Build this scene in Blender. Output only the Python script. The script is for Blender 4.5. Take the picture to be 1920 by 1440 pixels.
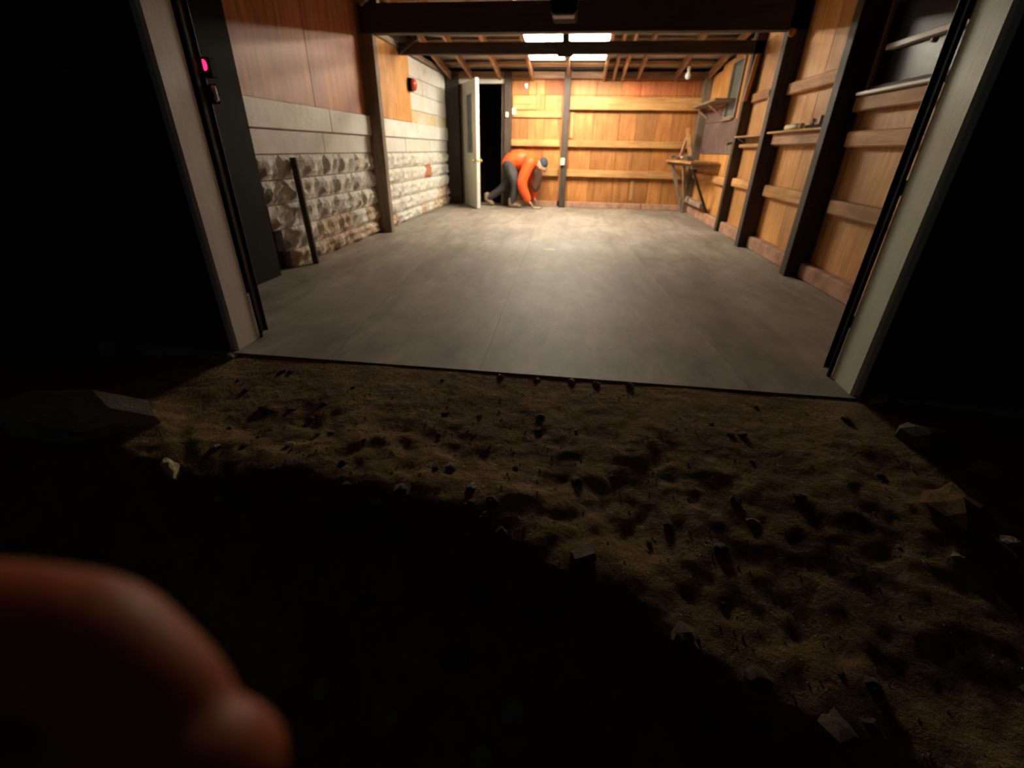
import bpy, bmesh, math, random
from mathutils import Vector, Matrix, noise
random.seed(7)
for _o in list(bpy.data.objects): bpy.data.objects.remove(_o)
scene = bpy.context.scene
COL = scene.collection

# ------------------------------------------------------------------ camera
F_PX = 846.0
FW = Vector((-0.10788, 0.87999, -0.46259)); RT = Vector((0.99129, 0.13060, 0.01726)); UP = Vector((-0.07560, 0.45669, 0.88641))
CAM = Vector((0, 0, 1.0))
cd = bpy.data.cameras.new('camera'); cam = bpy.data.objects.new('camera', cd); COL.objects.link(cam)
cd.sensor_width = 36; cd.lens = F_PX / 1920 * 36; cd.clip_start = 0.005; cd.clip_end = 200
M = Matrix((RT, UP, -FW)).transposed().to_4x4(); M.translation = CAM
cam.matrix_world = M
cd.dof.use_dof = True; cd.dof.focus_distance = 0.9; cd.dof.aperture_fstop = 3.6
scene.camera = cam

# ------------------------------------------------------------------ night sky, exposure
w = bpy.data.worlds.new('night'); scene.world = w; w.use_nodes = True
bg = w.node_tree.nodes['Background']; bg.inputs[0].default_value = (0.75, 0.85, 1.0, 1); bg.inputs[1].default_value = 0.008
vs = scene.view_settings; vs.view_transform = 'Standard'; vs.look = 'None'; vs.exposure = 0.0; vs.gamma = 1.0; vs.use_curve_mapping = False
LAMP = 340.0          # strength of the fluorescent tubes

# ------------------------------------------------------------------ materials
def newmat(name):
    m = bpy.data.materials.new(name); m.use_nodes = True
    nt = m.node_tree; return m, nt, nt.nodes['Principled BSDF']
def coords(nt, scale):
    tc = nt.nodes.new('ShaderNodeTexCoord'); oi = nt.nodes.new('ShaderNodeObjectInfo')
    mu = nt.nodes.new('ShaderNodeMath'); mu.operation = 'MULTIPLY'; mu.inputs[1].default_value = 37.0
    nt.links.new(oi.outputs['Random'], mu.inputs[0])
    va = nt.nodes.new('ShaderNodeVectorMath'); va.operation = 'ADD'
    nt.links.new(tc.outputs['Object'], va.inputs[0]); nt.links.new(mu.outputs[0], va.inputs[1])
    mp = nt.nodes.new('ShaderNodeMapping'); mp.inputs['Scale'].default_value = scale
    nt.links.new(va.outputs[0], mp.inputs['Vector']); return mp.outputs[0], va.outputs[0], oi.outputs['Random']
def nz(nt, vec, scale, detail=5, rough=0.6, dist=0.0):
    n = nt.nodes.new('ShaderNodeTexNoise'); n.inputs['Scale'].default_value = scale; n.inputs['Detail'].default_value = detail
    n.inputs['Roughness'].default_value = rough; n.inputs['Distortion'].default_value = dist
    nt.links.new(vec, n.inputs['Vector']); return n.outputs['Fac']
def ramp(nt, fac, stops):
    r = nt.nodes.new('ShaderNodeValToRGB'); e = r.color_ramp.elements
    e[0].position, e[0].color = stops[0][0], (*stops[0][1], 1); e[1].position, e[1].color = stops[-1][0], (*stops[-1][1], 1)
    for p, c in stops[1:-1]:
        k = e.new(p); k.color = (*c, 1)
    nt.links.new(fac, r.inputs[0]); return r.outputs[0]
def mixc(nt, a, b, fac, mode='MIX'):
    m = nt.nodes.new('ShaderNodeMix'); m.data_type = 'RGBA'; m.blend_type = mode
    for s, v in ((m.inputs[6], a), (m.inputs[7], b), (m.inputs[0], fac)):
        if hasattr(v, 'is_linked') or isinstance(v, bpy.types.NodeSocket): nt.links.new(v, s)
        else: s.default_value = v if not isinstance(v, tuple) else (*v, 1)
    return m.outputs[2]
def bump(nt, b, h, strength, dist=0.01):
    n = nt.nodes.new('ShaderNodeBump'); n.inputs['Strength'].default_value = strength; n.inputs['Distance'].default_value = dist
    nt.links.new(h, n.inputs['Height']); nt.links.new(n.outputs[0], b.inputs['Normal'])
def wood(name, dark, mid, light, axis='z', rough=0.7, spread=0.35):
    m, nt, b = newmat(name)
    s = {'x': (1.2, 16, 16), 'y': (16, 1.2, 16), 'z': (16, 16, 1.2)}[axis]
    st, raw, rnd = coords(nt, s)
    g = nz(nt, st, 1.6, 6, 0.65, 0.4)
    c = ramp(nt, g, [(0.3, dark), (0.5, mid), (0.72, light)])
    blot = nz(nt, raw, 2.2, 4)
    c = mixc(nt, c, ramp(nt, blot, [(0.3, (0.62, 0.56, 0.5)), (0.65, (1.1, 1.08, 1.05))]), 0.75, 'MULTIPLY')
    t = nt.nodes.new('ShaderNodeMapRange'); t.inputs[3].default_value = 1 - spread; t.inputs[4].default_value = 1 + spread * 0.6
    nt.links.new(rnd, t.inputs[0])
    hs = nt.nodes.new('ShaderNodeHueSaturation'); nt.links.new(t.outputs[0], hs.inputs['Value']); nt.links.new(c, hs.inputs['Color'])
    nt.links.new(hs.outputs[0], b.inputs['Base Color']); b.inputs['Roughness'].default_value = rough
    bump(nt, b, g, 0.35, 0.004); return m
def blotchy(name, stops, scale, rough=0.8, bs=0.3, bd=0.01, stretch=(1, 1, 1), metallic=0.0, detail=6, spec=None):
    m, nt, b = newmat(name); st, raw, rnd = coords(nt, stretch)
    g = nz(nt, st, scale, detail, 0.65, 0.2); nt.links.new(ramp(nt, g, stops), b.inputs['Base Color'])
    b.inputs['Roughness'].default_value = rough; b.inputs['Metallic'].default_value = metallic
    if spec is not None: b.inputs['Specular IOR Level'].default_value = spec
    if bs: bump(nt, b, nz(nt, st, scale * 4, 4), bs, bd)
    return m
MT = {}
for ax in 'xyz':
    MT['pine_' + ax] = wood('warm_pine_' + ax, (0.29, 0.13, 0.04), (0.48, 0.245, 0.082), (0.60, 0.35, 0.14), ax)
    MT['ply_' + ax] = wood('orange_plywood_' + ax, (0.25, 0.085, 0.018), (0.38, 0.15, 0.036), (0.47, 0.22, 0.065), ax, 0.6)  # plywood colour darkened to offset strong lamp light on the back wall
    MT['tan_' + ax] = wood('tan_plywood_' + ax, (0.46, 0.19, 0.05), (0.66, 0.32, 0.095), (0.76, 0.43, 0.16), ax, 0.6)  # lighter plywood copy, brightened in colour where lamp light falls short
    MT['dark_' + ax] = wood('dark_timber_' + ax, (0.018, 0.012, 0.009), (0.04, 0.026, 0.018), (0.075, 0.05, 0.035), ax)
    MT['grey_' + ax] = wood('weathered_timber_' + ax, (0.13, 0.095, 0.07), (0.25, 0.19, 0.14), (0.36, 0.29, 0.22), ax)
    MT['roofwood_' + ax] = wood('brown_rafter_' + ax, (0.21, 0.11, 0.06), (0.40, 0.22, 0.125), (0.52, 0.32, 0.20), ax)
MT['redwood'] = wood('red_brown_plank', (0.26, 0.06, 0.018), (0.40, 0.115, 0.035), (0.50, 0.18, 0.06), 'z')  # shade below the roof painted into the top planks of the back wall
MT['ply_dark'] = wood('brown_plywood', (0.20, 0.055, 0.018), (0.42, 0.14, 0.045), (0.60, 0.27, 0.11), 'z', 0.55)
MT['purple'] = blotchy('stained_hardboard', [(0.3, (0.09, 0.055, 0.05)), (0.6, (0.16, 0.10, 0.09)), (0.75, (0.28, 0.19, 0.17))], 4, 0.8)
MT['pinkish'] = blotchy('pink_stained_plate', [(0.3, (0.22, 0.10, 0.06)), (0.6, (0.44, 0.25, 0.17)), (0.8, (0.5, 0.34, 0.25))], 6, 0.85)
MT['white'] = blotchy('worn_white_paint', [(0.25, (0.46, 0.42, 0.36)), (0.42, (0.72, 0.70, 0.65)), (0.7, (0.82, 0.81, 0.77))], 5, 0.75, 0.4, 0.01)
MT['whiteyellow'] = blotchy('stained_white_paint', [(0.3, (0.60, 0.44, 0.18)), (0.5, (0.66, 0.58, 0.40)), (0.7, (0.74, 0.72, 0.66))], 2.5, 0.7, 0.3, 0.006)
MT['block'] = blotchy('whitewashed_block', [(0.22, (0.22, 0.19, 0.15)), (0.36, (0.60, 0.57, 0.51)), (0.7, (0.82, 0.80, 0.75))], 9, 0.9, 0.7, 0.02)
MT['blocktan'] = blotchy('bare_tan_block', [(0.28, (0.26, 0.17, 0.11)), (0.48, (0.56, 0.42, 0.31)), (0.72, (0.76, 0.66, 0.55))], 10, 0.9, 0.8, 0.02)
MT['brickred'] = blotchy('bare_red_stone', [(0.3, (0.34, 0.10, 0.05)), (0.55, (0.50, 0.20, 0.10)), (0.75, (0.68, 0.42, 0.38))], 7, 0.85, 0.6, 0.02)
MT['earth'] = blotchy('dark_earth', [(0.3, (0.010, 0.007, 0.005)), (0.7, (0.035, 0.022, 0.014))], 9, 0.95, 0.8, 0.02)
MT['smooth'] = blotchy('smooth_grey_cement', [(0.3, (0.60, 0.58, 0.53)), (0.7, (0.74, 0.72, 0.67))], 5, 0.85, 0.25, 0.006)
MT['jamb'] = blotchy('painted_jamb', [(0.25, (0.66, 0.72, 0.56)), (0.7, (0.78, 0.84, 0.68))], 5, 0.4, 0.15, 0.004, (4, 4, 0.6))
MT['jambgrey'] = blotchy('grey_painted_jamb', [(0.25, (0.56, 0.52, 0.51)), (0.7, (0.70, 0.66, 0.65))], 5, 0.4, 0.15, 0.004, (4, 4, 0.6))
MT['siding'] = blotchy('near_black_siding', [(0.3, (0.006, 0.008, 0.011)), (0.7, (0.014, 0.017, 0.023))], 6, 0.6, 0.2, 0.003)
MT['track'] = blotchy('dull_steel_track', [(0.3, (0.05, 0.045, 0.04)), (0.7, (0.12, 0.11, 0.10))], 10, 0.45, 0.1, 0.002, metallic=0.6)
MT['blackpaint'] = blotchy('black_paint', [(0.3, (0.003, 0.003, 0.003)), (0.7, (0.008, 0.007, 0.006))], 8, 0.8, 0.2, 0.003, spec=0.1)
MT['doorpaint'] = blotchy('cream_door_paint', [(0.3, (0.55, 0.54, 0.45)), (0.7, (0.68, 0.67, 0.59))], 3, 0.5, 0.1, 0.002)
MT['doortrim'] = blotchy('white_trim_paint', [(0.3, (0.66, 0.65, 0.60)), (0.7, (0.78, 0.77, 0.73))], 3, 0.5, 0.1, 0.002)
MT['brass'] = blotchy('brass', [(0.3, (0.65, 0.45, 0.08)), (0.7, (0.8, 0.6, 0.15))], 5, 0.3, 0, 0, metallic=0.9)
MT['metalroof'] = blotchy('grey_roof_sheet', [(0.3, (0.36, 0.33, 0.30)), (0.7, (0.54, 0.51, 0.47))], 4, 0.6, 0.1, 0.003)
MT['skyl'] = blotchy('white_roof_sheet', [(0.3, (0.62, 0.63, 0.63)), (0.7, (0.74, 0.75, 0.75))], 3, 0.5, 0.1, 0.003)
MT['enamel'] = blotchy('white_enamel', [(0.3, (0.75, 0.75, 0.73)), (0.7, (0.82, 0.82, 0.8))], 3, 0.35, 0, 0)
MT['plastic'] = blotchy('cream_plastic', [(0.3, (0.62, 0.53, 0.36)), (0.7, (0.74, 0.65, 0.46))], 5, 0.45, 0, 0)
MT['greyplastic'] = blotchy('dim_grey_plastic', [(0.3, (0.10, 0.09, 0.085)), (0.7, (0.17, 0.155, 0.145))], 5, 0.5, 0, 0)
MT['redpaint'] = blotchy('red_enamel', [(0.3, (0.42, 0.05, 0.02)), (0.7, (0.60, 0.10, 0.04))], 5, 0.4, 0, 0)
MT['steel'] = blotchy('grey_steel', [(0.3, (0.14, 0.14, 0.14)), (0.7, (0.3, 0.3, 0.29))], 12, 0.4, 0.2, 0.002, metallic=0.7)
MT['hivis'] = blotchy('orange_jacket_fabric', [(0.3, (0.80, 0.075, 0.01)), (0.7, (0.90, 0.12, 0.02))], 7, 0.5, 0.25, 0.004)
MT['trouser'] = blotchy('charcoal_trouser_fabric', [(0.3, (0.024, 0.023, 0.024)), (0.7, (0.05, 0.048, 0.05))], 9, 0.85, 0.3, 0.003)
MT['lining'] = blotchy('dark_brown_lining', [(0.3, (0.03, 0.010, 0.004)), (0.7, (0.07, 0.025, 0.01))], 9, 0.9, 0.3, 0.003)
MT['navy'] = blotchy('navy_knit', [(0.3, (0.018, 0.025, 0.035)), (0.7, (0.04, 0.055, 0.07))], 20, 0.9, 0.3, 0.003)
MT['boot'] = blotchy('tan_boot_leather', [(0.3, (0.20, 0.14, 0.085)), (0.7, (0.33, 0.24, 0.15))], 9, 0.7, 0.3, 0.003)
MT['rockpale'] = blotchy('pale_rock', [(0.3, (0.20, 0.16, 0.12)), (0.7, (0.40, 0.33, 0.26))], 6, 0.9, 0.6, 0.01)
MT['rockyellow'] = blotchy('cream_stone_chip', [(0.3, (0.45, 0.33, 0.16)), (0.7, (0.75, 0.60, 0.36))], 9, 0.8, 0.4, 0.01)
MT['rockdark'] = blotchy('dark_clod', [(0.3, (0.09, 0.062, 0.035)), (0.6, (0.17, 0.12, 0.07)), (0.8, (0.28, 0.21, 0.15))], 7, 0.9, 0.8, 0.012)
MT['moss'] = blotchy('mossy_stone', [(0.3, (0.05, 0.055, 0.015)), (0.7, (0.13, 0.13, 0.05))], 8, 0.9, 0.6, 0.01)
MT['mark'] = blotchy('white_paint_mark', [(0.3, (0.55, 0.52, 0.42)), (0.7, (0.66, 0.62, 0.5))], 20, 0.7, 0, 0)

def concrete():
    m, nt, b = newmat('worn_concrete'); tc = nt.nodes.new('ShaderNodeTexCoord')
    mp = nt.nodes.new('ShaderNodeMapping'); mp.inputs['Scale'].default_value = (1, 0.45, 1); nt.links.new(tc.outputs['Object'], mp.inputs[0])
    a = nz(nt, mp.outputs[0], 1.7, 8, 0.62, 0.5); c = ramp(nt, a, [(0.32, (0.155, 0.132, 0.105)), (0.5, (0.255, 0.225, 0.188)), (0.68, (0.35, 0.315, 0.27))])
    f = nz(nt, mp.outputs[0], 9, 6, 0.7, 0.3); c = mixc(nt, c, ramp(nt, f, [(0.32, (0.66, 0.64, 0.62)), (0.68, (1.2, 1.2, 1.18))]), 0.85, 'MULTIPLY')
    mp2 = nt.nodes.new('ShaderNodeMapping'); mp2.inputs['Scale'].default_value = (5, 0.25, 1); nt.links.new(tc.outputs['Object'], mp2.inputs[0])
    s = nz(nt, mp2.outputs[0], 2.2, 3); c = mixc(nt, c, ramp(nt, s, [(0.35, (0.86, 0.86, 0.86)), (0.66, (1.08, 1.08, 1.08))]), 0.6, 'MULTIPLY')
    nt.links.new(c, b.inputs['Base Color']); b.inputs['Roughness'].default_value = 0.64; b.inputs['Specular IOR Level'].default_value = 0.75
    bump(nt, b, f, 0.2, 0.006); return m
MT['concrete'] = concrete()
def dirt():
    m, nt, b = newmat('loose_dirt'); tc = nt.nodes.new('ShaderNodeTexCoord')
    a = nz(nt, tc.outputs['Object'], 3.0, 8, 0.65, 0.4); c = ramp(nt, a, [(0.3, (0.12, 0.068, 0.026)), (0.5, (0.22, 0.138, 0.060)), (0.72, (0.31, 0.21, 0.11))])
    f = nz(nt, tc.outputs['Object'], 22, 6, 0.7); c = mixc(nt, c, ramp(nt, f, [(0.3, (0.55, 0.5, 0.48)), (0.7, (1.2, 1.2, 1.15))]), 0.7, 'MULTIPLY')
    nt.links.new(c, b.inputs['Base Color']); b.inputs['Roughness'].default_value = 0.95; b.inputs['Specular IOR Level'].default_value = 0.2
    bump(nt, b, f, 0.8, 0.02); return m
MT['dirt'] = dirt()
def skin(name, c1, c2, sss):
    m, nt, b = newmat(name); tc = nt.nodes.new('ShaderNodeTexCoord')
    nt.links.new(ramp(nt, nz(nt, tc.outputs['Object'], 60, 4), [(0.3, c1), (0.7, c2)]), b.inputs['Base Color'])
    b.inputs['Roughness'].default_value = 0.55; b.inputs['Subsurface Weight'].default_value = sss; b.inputs['Subsurface Radius'].default_value = (1.0, 0.25, 0.1)
    b.inputs['Subsurface Scale'].default_value = 0.012 if sss > 0.5 else 0.006; return m
MT['skin'] = skin('skin', (0.50, 0.27, 0.19), (0.58, 0.33, 0.24), 0.1)
MT['handskin'] = skin('ruddy_hand_skin', (0.40, 0.105, 0.034), (0.46, 0.13, 0.045), 0.75)
def glass(name, col, tr, rough):
    m, nt, b = newmat(name); tc = nt.nodes.new('ShaderNodeTexCoord')
    c = ramp(nt, nz(nt, tc.outputs['Object'], 6, 5), [(0.35, tuple(x * 0.5 for x in col)), (0.7, col)])
    nt.links.new(c, b.inputs['Base Color']); b.inputs['Roughness'].default_value = rough; b.inputs['Transmission Weight'].default_value = tr; b.inputs['Specular IOR Level'].default_value = 0.12; return m
MT['glassdark'] = glass('dusty_dark_glass', (0.075, 0.075, 0.085), 0.3, 0.4)
MT['glassblue'] = glass('dusty_bluish_glass', (0.30, 0.36, 0.34), 0.25, 0.3)
def emit(name, col, s):
    m, nt, b = newmat(name); b.inputs['Base Color'].default_value = (*col, 1); b.inputs['Emission Color'].default_value = (*col, 1); b.inputs['Emission Strength'].default_value = s; return m
MT['tube'] = emit('fluorescent_tube', (1.0, 0.90, 0.70), LAMP)
MT['led'] = emit('red_indicator', (1.0, 0.01, 0.06), 6.0)

# ------------------------------------------------------------------ mesh helpers (all take world coordinates)
W = {}
def link(name, me, origin, parent):
    o = bpy.data.objects.new(name, me); COL.objects.link(o)
    W[o.name] = Vector(origin)
    if parent is not None:
        o.parent = parent; o.location = Vector(origin) - W[parent.name]
    else: o.location = origin
    return o
def O(name, verts, faces, mat, parent=None, smooth=False):
    vs_ = [Vector(v) for v in verts]
    lo = Vector([min(v[i] for v in vs_) for i in range(3)]); hi = Vector([max(v[i] for v in vs_) for i in range(3)])
    og = Vector(((lo.x + hi.x) / 2, (lo.y + hi.y) / 2, lo.z))
    me = bpy.data.meshes.new(name); me.from_pydata([tuple(v - og) for v in vs_], [], faces); me.materials.append(MT[mat])
    if smooth: me.polygons.foreach_set('use_smooth', [True] * len(me.polygons))
    me.update(); return link(name, me, og, parent)
def OB(name, bm, mat, parent=None, smooth=False):
    bmesh.ops.recalc_face_normals(bm, faces=bm.faces)
    vv = [v.co.copy() for v in bm.verts]; bm.verts.index_update()
    ff = [[v.index for v in f.verts] for f in bm.faces]; bm.free()
    return O(name, vv, ff, mat, parent, smooth)
def addbox(bm, lo, hi, bev=0.0):
    x0, y0, z0 = lo; x1, y1, z1 = hi
    v = [bm.verts.new(p) for p in ((x0,y0,z0),(x1,y0,z0),(x1,y1,z0),(x0,y1,z0),(x0,y0,z1),(x1,y0,z1),(x1,y1,z1),(x0,y1,z1))]
    fs = [bm.faces.new([v[i] for i in f]) for f in ((3,2,1,0),(4,5,6,7),(0,1,5,4),(1,2,6,5),(2,3,7,6),(3,0,4,7))]
    if bev:
        bmesh.ops.bevel(bm, geom=list({e for f in fs for e in f.edges}), offset=bev, segments=1, affect='EDGES')
def box(name, lo, hi, mat, parent=None, bev=0.004):
    bm = bmesh.new(); addbox(bm, lo, hi, bev); return OB(name, bm, mat, parent)
def boxes(name, lst, mat, parent=None, bev=0.0):
    bm = bmesh.new()
    for lo, hi in lst: addbox(bm, lo, hi, bev)
    return OB(name, bm, mat, parent)
def addbar(bm, a, b, wd, ht, up=(0, 0, 1), bev=0.0):
    a, b = Vector(a), Vector(b); d = (b - a).normalized(); up = Vector(up)
    s = d.cross(up)
    if s.length < 1e-4: s = d.cross(Vector((0, 1, 0)))
    s.normalize(); u = s.cross(d)
    P = [c + s * sx * wd / 2 + u * sz * ht / 2 for c in (a, b) for sx, sz in ((-1, -1), (1, -1), (1, 1), (-1, 1))]
    v = [bm.verts.new(p) for p in P]
    fs = [bm.faces.new([v[i] for i in f]) for f in ((0,1,2,3),(7,6,5,4),(0,4,5,1),(1,5,6,2),(2,6,7,3),(3,7,4,0))]
    if bev: bmesh.ops.bevel(bm, geom=list({e for f in fs for e in f.edges}), offset=bev, segments=1, affect='EDGES')
def bar(name, a, b, wd, ht, mat, parent=None, up=(0, 0, 1), bev=0.004):
    bm = bmesh.new(); addbar(bm, a, b, wd, ht, up, bev); return OB(name, bm, mat, parent)
def addtube(bm, pts, rad, n=10):
    pts = [Vector(p) for p in pts]; rad = rad if isinstance(rad, (list, tuple)) else [rad] * len(pts); rings = []
    for i, p in enumerate(pts):
        d = (pts[min(i + 1, len(pts) - 1)] - pts[max(i - 1, 0)]).normalized()
        r = Vector((0, 0, 1)) if abs(d.z) < 0.9 else Vector((1, 0, 0))
        s = d.cross(r).normalized(); u = s.cross(d)
        rings.append([bm.verts.new(p + (s * math.cos(t) + u * math.sin(t)) * rad[i]) for t in [2 * math.pi * k / n for k in range(n)]])
    for a, b in zip(rings, rings[1:]):
        for k in range(n): bm.faces.new((a[k], a[(k + 1) % n], b[(k + 1) % n], b[k]))
    bm.faces.new(rings[0]); bm.faces.new(rings[-1])
def tube(name, pts, rad, mat, parent=None, n=10, smooth=True):
    bm = bmesh.new(); addtube(bm, pts, rad, n); return OB(name, bm, mat, parent, smooth)
def prism(name, poly, z0, z1, mat, parent=None, bev=0.0):
    bm = bmesh.new(); a = [bm.verts.new((x, y, z0)) for x, y in poly]; b = [bm.verts.new((x, y, z1)) for x, y in poly]
    bm.faces.new(a[::-1]); bm.faces.new(b); n = len(poly)
    for i in range(n): bm.faces.new((a[i], a[(i + 1) % n], b[(i + 1) % n], b[i]))
    if bev: bmesh.ops.bevel(bm, geom=bm.edges[:], offset=bev, segments=1, affect='EDGES')
    return OB(name, bm, mat, parent)
def empty(name, loc):
    o = bpy.data.objects.new(name, None); COL.objects.link(o); o.location = loc; o.empty_display_size = 0.1; W[o.name] = Vector(loc); return o
def tag(o, label, cat, group=None):
    o['label'] = label; o['category'] = cat
    if group: o['group'] = group
    return o
def struct(o, label, cat):
    o['kind'] = 'structure'; return tag(o, label, cat)
def pix(x, y, depth): return CAM + (FW + RT * ((x - 960) / F_PX) - UP * ((y - 720) / F_PX)) * depth

XL, XR, YF, YB = -2.487, 2.146, 2.02, 9.56
def zr(y): return 2.25 + 0.15 * (8.35 - y)          # underside of the rafters

# ------------------------------------------------------------------ floor
fl = struct(box('floor', (-2.60, YF + 0.01, -0.30), (2.30, 9.72, -0.03), 'concrete', None, 0), 'worn grey concrete slab floor with long joints', 'floor')
seams = [(-2.60, -2.60), (-1.22, -1.95), (-0.415, -0.62), (0.90, 0.38), (2.30, 2.30)]     # x at the front edge, x at the back
for (a0, a1), (b0, b1) in zip(seams, seams[1:]):
    g = 0.0006
    prism('slab_panel', [(a0 + g, YF), (b0 - g, YF), (b1 - g, 9.70), (a1 + g, 9.70)], -0.16, 0.0, 'concrete', fl, 0.0)
sp = []
for k in range(14):
    t = 2 * math.pi * k / 14; r = 0.055 * (0.75 + 0.5 * random.random()); sp.append((-0.245 + 1.4 * r * math.cos(t), 5.21 + 1.3 * r * math.sin(t)))
o = prism('paint_mark', sp, 0.0, 0.0012, 'mark', fl); o['label'] = 'small pale paint splash on the concrete'  # thin irregular pale disc on the slab

# ------------------------------------------------------------------ ground outside (lower than the slab, a ridge of dug earth before the camera)
RIDGE = [(-6, 1.75), (-2.6, 1.45), (-1.7, 1.22), (-1.13, 1.20), (-0.66, 1.20), (-0.13, 1.10), (0.13, 0.95), (0.40, 0.80), (0.63, 0.70), (1.0, 0.50), (1.5, 0.25), (2.5, -0.2), (6, -1.5)]
def ridge(x):
    for (a, p), (b, q) in zip(RIDGE, RIDGE[1:]):
        if a <= x <= b: return p + (q - p) * (x - a) / (b - a)
    return 0
def gh(x, y):
    n1 = noise.noise(Vector((x * 1.7, y * 1.7, 0.3))); n2 = noise.noise(Vector((x * 5.2, y * 5.2, 1.7))); n3 = noise.noise(Vector((x * 14, y * 14, 4.1)))
    yr = ridge(x) + 0.05 * n2 + 0.03 * n3
    rough = min(1.0, max(0.12, (2.1 - y) / 0.6))
    dn = max(0.0, 2.0 - y); h = -0.010 - 0.10 * dn - 0.077 * min(dn, 1.6) ** 2 + 0.026 * n1 * rough + 0.017 * n2 * rough + 0.009 * n3 * rough + 0.004 * rough * noise.noise(Vector((x * 33, y * 33, 7.7)))  # downward slope shaped so lamp light fades towards the camera
    h += 0.035 * math.exp(-((y - yr - 0.08) / 0.16) ** 2)
    h -= 0.10 * max(0, min(1, (abs(x) - 1.7) / 1.2))
    d = yr - y
    if d > 0: h -= 0.42 * (1 - math.exp(-d / 0.22)) + 0.02 * d
    return h
NX, NY = 340, 220
def gx(t): return math.copysign(2.5 * abs(t) + 2.1 * abs(t) ** 4, t)
def gy(t): return 2.06 - (1.9 * t + 2.76 * t ** 4)
xs = [gx(2 * i / NX - 1) for i in range(NX + 1)]; ys = [gy(1 - j / NY) for j in range(NY + 1)]
gv = [(x, y, gh(x, y)) for y in ys for x in xs]
gf = [(j * (NX + 1) + i, j * (NX + 1) + i + 1, (j + 1) * (NX + 1) + i + 1, (j + 1) * (NX + 1) + i) for j in range(NY) for i in range(NX)]
struct(O('ground', gv, gf, 'dirt', None, True), 'bare lumpy brown dirt outside the garage opening', 'ground')
struct(O('yard', [(-7, 9.74, -0.07), (5, 9.74, -0.07), (5, 11.2, -0.05), (-7, 11.2, -0.05), (5, 13.5, 3.8), (-7, 13.5, 3.8), (5, 17, 4.6), (-7, 17, 4.6)], [(0, 1, 2, 3), (3, 2, 4, 5), (5, 4, 6, 7)], 'earth'), 'unlit earth bank outside the back door', 'ground')  # bank added to keep the doorway black; flat part is yard ground

# ------------------------------------------------------------------ left wall: block footing, cement ledge, white board, plywood
wl = struct(boxes('wall_left', [((-2.78, 2.24, -0.2), (-2.585, 9.72, 3.3))], 'earth'), 'left wall of whitewashed rough blocks below brown plywood', 'wall')
def block_mesh(seed):
    nu, nv = 7, 4; vv = []; ff = []
    for j in range(nv + 1):
        for i in range(nu + 1):
            u, v = i / nu, j / nv
            e = min(min(u, 1 - u) * nu, min(v, 1 - v) * nv, 1.0)
            x = -0.012 + 0.03 * e + (0.055 * noise.noise(Vector((u * 4.3 + seed * 9.1, v * 2.8, seed * 3.3))) + 0.02 * noise.noise(Vector((u * 11, v * 7 + seed, 2.2)))) * e
            vv.append((x, (u - 0.5) * 0.396, v * 0.192 + 0.004))
    ff = [(j * (nu + 1) + i, j * (nu + 1) + i + 1, (j + 1) * (nu + 1) + i + 1, (j + 1) * (nu + 1) + i) for j in range(nv) for i in range(nu)]
    b0 = len(vv); vv += [(-0.10, -0.198, 0.004), (-0.10, 0.198, 0.004), (-0.10, 0.198, 0.196), (-0.10, -0.198, 0.196)]
    bt = list(range(0, nu + 1)); tp = [nv * (nu + 1) + i for i in range(nu + 1)]
    lf = [j * (nu + 1) for j in range(nv + 1)]; rg = [j * (nu + 1) + nu for j in range(nv + 1)]
    ff += [tuple(bt[::-1] + [b0, b0 + 1]), tuple(tp + [b0 + 2, b0 + 3]), tuple(lf + [b0 + 3, b0]), tuple(rg[::-1] + [b0 + 1, b0 + 2])]
    return vv, ff
BM = {}
for mk in ('block', 'blocktan', 'brickred'):
    for s in range(6 if mk != 'brickred' else 1):
        vv, ff = block_mesh(s + 1); me = bpy.data.meshes.new('block'); me.from_pydata(vv, [], ff); me.materials.append(MT[mk]); me.update(); BM[mk, s] = me
rows = [(0.0, 0.15), (0.15, 0.19), (0.34, 0.20), (0.54, 0.19), (0.73, 0.195)]
starts = [3.86, 3.80, 3.68, 3.61, 3.60]
for r, (z0, h) in enumerate(rows):
    y = starts[r]; first = True
    while y < 9.55:
        L = random.uniform(0.30, 0.46)
        if first and r % 2: L = 0.22
        first = False
        if 9.55 - y - L < 0.15: L = 9.55 - y
        yc = y + L / 2; mk = 'block'
        if r == 0 and yc > 4.0: mk = 'blocktan' if (yc < 6.0 or random.random() < 0.6) else 'block'
        if r == 1 and 4.6 < yc < 6.0 and random.random() < 0.75: mk = 'blocktan'
        if r == 0 and yc < 4.2: mk = 'blocktan'
        if r in (0, 1) and yc > 8.6: mk = 'blocktan'
        if r == 3 and 8.0 < yc < 8.42: mk = 'brickred'
        o = link('block', BM[mk, random.randrange(6) if mk != 'brickred' else 0], (XL - 0.012, yc, z0), wl); o.scale = (1.0, L / 0.40, h / 0.20)
        if mk == 'brickred': o['label'] = 'block with its whitewash gone, bare red stone'
        y += L
y = 3.60
for L in (1.15, 1.17, 1.2, 1.2, 1.23):
    box('cement_ledge', (-2.60, y, 0.926), (XL - 0.004 + random.uniform(-.004, .004), y + L - 0.006, 1.106), 'smooth', wl, 0.006); y += L
for a, b in ((3.59, 4.9), (4.905, 5.92), (5.93, 7.6), (7.605, 9.55)):
    box('white_board', (-2.60, a, 1.112), (XL + 0.022, b, 1.312), 'white', wl, 0.005)
for a, b in ((3.58, 4.70), (4.705, 5.93)): box('plywood_sheet', (-2.60, a, 1.315), (XL - 0.01, b, zr(b) + 0.05), 'ply_dark', wl, 0.003)
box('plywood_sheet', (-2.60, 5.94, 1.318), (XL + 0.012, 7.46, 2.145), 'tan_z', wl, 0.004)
z = 1.315
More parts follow.
